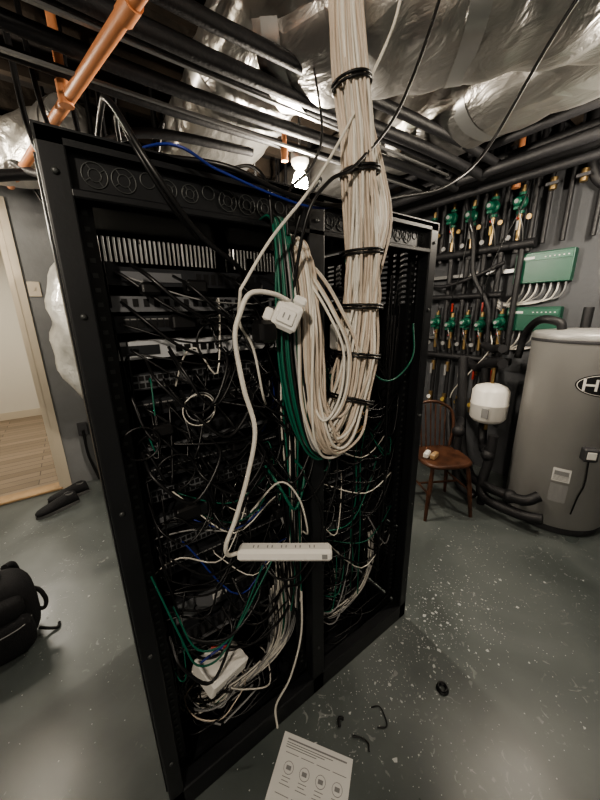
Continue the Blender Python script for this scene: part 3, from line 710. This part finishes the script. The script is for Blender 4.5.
ctrl('zone_controller',.10,.50,1.80,2.04)
ctrl('zone_controller',.12,.52,1.41,1.61)
b=B()
for y,z in ((-.9,2.50),(-.9,2.40)):
    b.tube(cat([(3.2,-2,z),(3.2,-.25,z),(3.19,.0,z+.02),(3.16,.10,z+.2),(3.15,.12,2.95)],6),.035,'blackpipe',12)
for y in (.02,.2,.33):
    b.cyl((3.2,y,2.1),(3.2,y,2.95),.018,'blackpipe',10)
b.cyl((3.18,-.16,1.7),(3.18,-.16,2.95),.04,'blackpipe',12)
for y in (.12,.30):
    b.lathe((3.14,y,2.50),[(.025,-.04),(.025,.04)],'brass',12,'z'); b.box(3.08,3.1,y-.05,y+.03,2.48,2.50,'dark')
b.build('wall_mounted_pipes',hm)
# ---------------------------------------------------------------- wooden chair
ch=empty('wooden_chair',(2.28,.47,0))
b=B(); b.X=Matrix.Translation((2.28,.47,0))@Matrix.Rotation(math.radians(150),4,'Z')
rs=[]
for z,k in ((.43,.94),(.44,1),(.455,1),(.465,.95)):
    rs.append([(.20*k*math.copysign(abs(math.cos(a))**.6,math.cos(a)),.20*k*math.copysign(abs(math.sin(a))**.6,math.sin(a)),z) for a in [2*math.pi*j/28 for j in range(28)]])
b.rings(rs,'wood')
for sx in (-1,1):
    for sy in (-1,1):
        b.tube([(sx*.14,sy*.14,.44),(sx*.165,sy*.165,.25),(sx*.19,sy*.19,0)],[.014,.019,.012],'wood',10)
for sx in (-1,1): b.tube([(sx*.17,-.17,.22),(sx*.17,.17,.22)],.009,'wood',8)
b.tube([(-.17,0,.22),(.17,0,.22)],.009,'wood',8)
bow=cat([(-.17,-.17,.46),(-.20,-.19,.62),(-.19,-.22,.76),(-.1,-.24,.83),(0,-.245,.85),(.1,-.24,.83),(.19,-.22,.76),(.20,-.19,.62),(.17,-.17,.46)],5)
b.tube(bow,.013,'wood',10)
for x in (-.12,-.08,-.04,0,.04,.08,.12):
    b.tube([(x,-.17,.46),(x*1.15,-.235,.84-abs(x)*.35)],.006,'wood',8)
b.X=Matrix.Identity(4)
b.build('chair_frame',ch)
b=B()
for (x,y,z,a,k) in ((2.16,.52,.489,.3,'paper'),(2.18,.47,.489,.2,'pine')):
    b.X=Matrix.Translation((x,y,z))@Matrix.Rotation(a,4,'Z'); b.box(-.045,.045,-.02,.02,-.022,.022,k,.008)
b.X=Matrix.Identity(4)
b.build('stacked_small_parts',ch)
# ---------------------------------------------------------------- shoes
def shoe(name,x,y,a):
    b=B(); b.X=Matrix.Translation((x,y,0))@Matrix.Rotation(a,4,'Z')@Matrix.Scale(1.08,4)
    rs=[];n=20
    prof=[(-.14,.028,.045),(-.13,.036,.09),(-.10,.040,.105),(-.05,.040,.098),(0,.044,.082),(.05,.050,.066),(.09,.050,.056),(.125,.040,.046),(.145,.020,.034)]
    for (l,w_,h) in prof:
        rs.append([(l,w_*math.cos(2*math.pi*j/n),max(.018,h/2+.012+(h/2)*math.sin(2*math.pi*j/n))) for j in range(n)])
    b.rings(rs,'fabric')
    so=[]
    for z,k in ((0,.96),(.004,1),(.02,1),(.024,.97)):
        so.append([((.15*math.cos(A)),k*(.047+.006*math.cos(A))*math.copysign(abs(math.sin(A))**.8,math.sin(A)),z) for A in [2*math.pi*j/24 for j in range(24)]])
    b.rings(so,'rubber',False)
    b.lathe((-.085,0,.098),[(.032,0),(.034,.008),(.026,.012),(.02,.004)],'rubber',16)
    for i in range(4): b.tube([(-.02+i*.02,-.022,.090-i*.007),(-.02+i*.02,.022,.090-i*.007)],.003,'cgrey',5)
    b.build(name)
shoe('shoe',-.33,2.38,3.5); shoe('shoe',-.25,2.56,3.3)
# ---------------------------------------------------------------- backpack
BX,BY=-.52,1.10
bp_=empty('backpack',(BX,BY,0))
b=B(); b.X=Matrix.Translation((BX,BY,0))@Matrix.Rotation(math.radians(10),4,'Z')@Matrix.Rotation(math.radians(6),4,'X')
b.sphere((0,0,.215),.15,.11,.205,'fabric',24,14,.65)
b.sphere((0,-.10,.14),.115,.06,.11,'fabric',20,12,.6)
b.sphere((0,-.09,.30),.10,.05,.06,'fabric',20,12,.6)
b.tube(cat([(-.04,0,.41),(-.03,0,.46),(.03,0,.46),(.04,0,.41)],5),.009,'fabric',8)
for s_ in (-1,1):
    b.tube(cat([(s_*.06,.10,.38),(s_*.09,.15,.34),(s_*.10,.16,.22),(s_*.12,.12,.08)],5),.016,'fabric',8)
b.tube(cat([(-.11,-.10,.20),(-.06,-.158,.215),(.06,-.158,.215),(.11,-.10,.20)],5),.003,'cgrey',6)
b.tube(cat([(.12,-.02,.16),(.16,-.03,.14),(.175,-.02,.18),(.16,.0,.24),(.13,.02,.26)],6),.010,'fabric',8)
b.tube(cat([(.12,-.05,.05),(.16,-.07,.025),(.19,-.08,.015),(.20,-.05,.012)],6),.007,'fabric',8)
b.build('pack_body',bp_)
# ---------------------------------------------------------------- floor sheet
b=B(); e1=V((.58,-.81,0)); e2=V((-.81,-.58,0)); O=V((.42,-.03,.002))
b.X=Matrix(((e1.x,e2.x,0,O.x),(e1.y,e2.y,0,O.y),(0,0,1,O.z),(0,0,0,1)))
b.box(0,.27,0,.32,0,.0012,'paper')
b.box(.02,.25,.015,.020,.0012,.0016,'ink')
for i in range(3): b.box(.02,.20-i*.03,.026+i*.007,.0285+i*.007,.0012,.0016,'ink')
for r_ in range(2):
    for c_ in range(4):
        x=.025+c_*.06; y=.055+r_*.11
        b.box(x,x+.05,y,y+.002,.0012,.0016,'ink')
        b.torus((x+.025,y+.04,.0014),.018,.001,'ink','z',14,4); b.box(x+.01,x+.04,y+.065,y+.067,.0012,.0016,'ink'); b.box(x+.01,x+.035,y+.075,y+.077,.0012,.0016,'ink')
        b.box(x+.016,x+.034,y+.034,y+.046,.0012,.0016,'ink'); b.box(x+.005,x+.045,y+.085,y+.087,.0012,.0016,'ink')
for i in range(8): b.box(.02,.25-(i%3)*.03,.27+i*.006,.2715+i*.006,.0012,.0016,'ink')
b.build('instruction_sheet')
b=B()
b.tube(cat([(.72,-.24,.005),(.75,-.26,.006),(.77,-.24,.005),(.78,-.20,.006),(.75,-.18,.005)],5),.0025,'cblack',5)
b.tube(cat([(.62,-.20,.005),(.64,-.22,.006),(.655,-.25,.005),(.64,-.27,.006)],5),.003,'cblack',5)
b.tube(cat([(.60,-.15,.005),(.615,-.13,.012),(.63,-.14,.005)],5),.006,'cblack',5)
b.build('cable_offcuts')
b=B(); b.torus((1.05,-.32,.006),.020,.006,'cblack','z',18,6); b.torus((1.052,-.318,.014),.018,.005,'cblack','z',18,6); b.build('cable_tie_roll')
b=B()
for i in range(1800):
    t=rnd.random()
    if t<.75:
        a_=rnd.gauss(1.2,.42); x,y=a_,rnd.gauss(-.12,.17)
    elif t<.88: x,y=rnd.uniform(.3,2.5),rnd.uniform(-.8,.3)
    else: x,y=rnd.uniform(-1,0),rnd.uniform(0,2.2)
    if (-.02<x<1.25 and -.01<y<.75) or x>2.5: continue
    s_=rnd.uniform(.0008,.0032)*(1 if rnd.random()<.93 else 3.0); n=rnd.choice((4,5,6)); a0=rnd.uniform(0,6)
    ring=[(x+s_*rnd.uniform(.3,1.4)*math.cos(a0+2*math.pi*j/n),y+s_*rnd.uniform(.3,1.4)*math.sin(a0+2*math.pi*j/n),.0006) for j in range(n)]
    b.rings([ring,[(p[0],p[1],.0014) for p in ring]],'flake',False)
b.build('paint_flakes')
# ---------------------------------------------------------------- left background items
b=B()
rs=[];n=26
for i in range(22):
    t=i/21; z=.80+t*1.3; k=(math.sin(math.pi*min(1,max(.02,t)))**.45)
    rs.append([(.14+.27*k*(1+.09*math.sin(3*a+z*9)+.05*math.sin(z*23+a*2))*math.cos(a),2.52+.22*k*(1+.08*math.sin(4*a+z*7))*math.sin(a),z) for a in [2*math.pi*j/n for j in range(n)]])
b.rings(rs,'wrap'); b.cyl((.14,2.52,2.05),(.14,2.52,2.4),.13,'foil',20); b.cyl((.14,2.6,.85),(.14,2.6,.0),.03,'steel',10)
b.build('wrapped_duct_insulation')
b=B(); b.box(-.215,-.13,YB-.012,YB,1.77,1.89,'trim',.003); b.box(-.18,-.165,YB-.02,YB-.012,1.82,1.845,'trim'); b.build('light_switch')
b=B(); b.tube(cat([(-.05,2.76,.55),(-.05,2.76,.3),(-.02,2.76,.12),(.0,2.74,.02)],5),.012,'cblack',8); b.box(-.09,-.01,2.76,2.8,.5,.62,'dark',.004); b.build('wall_conduit')
sc=bpy.context.scene
sc.view_settings.view_transform='AgX'
try: sc.view_settings.look='AgX - Medium High Contrast'
except Exception: pass
sc.view_settings.exposure=0.22
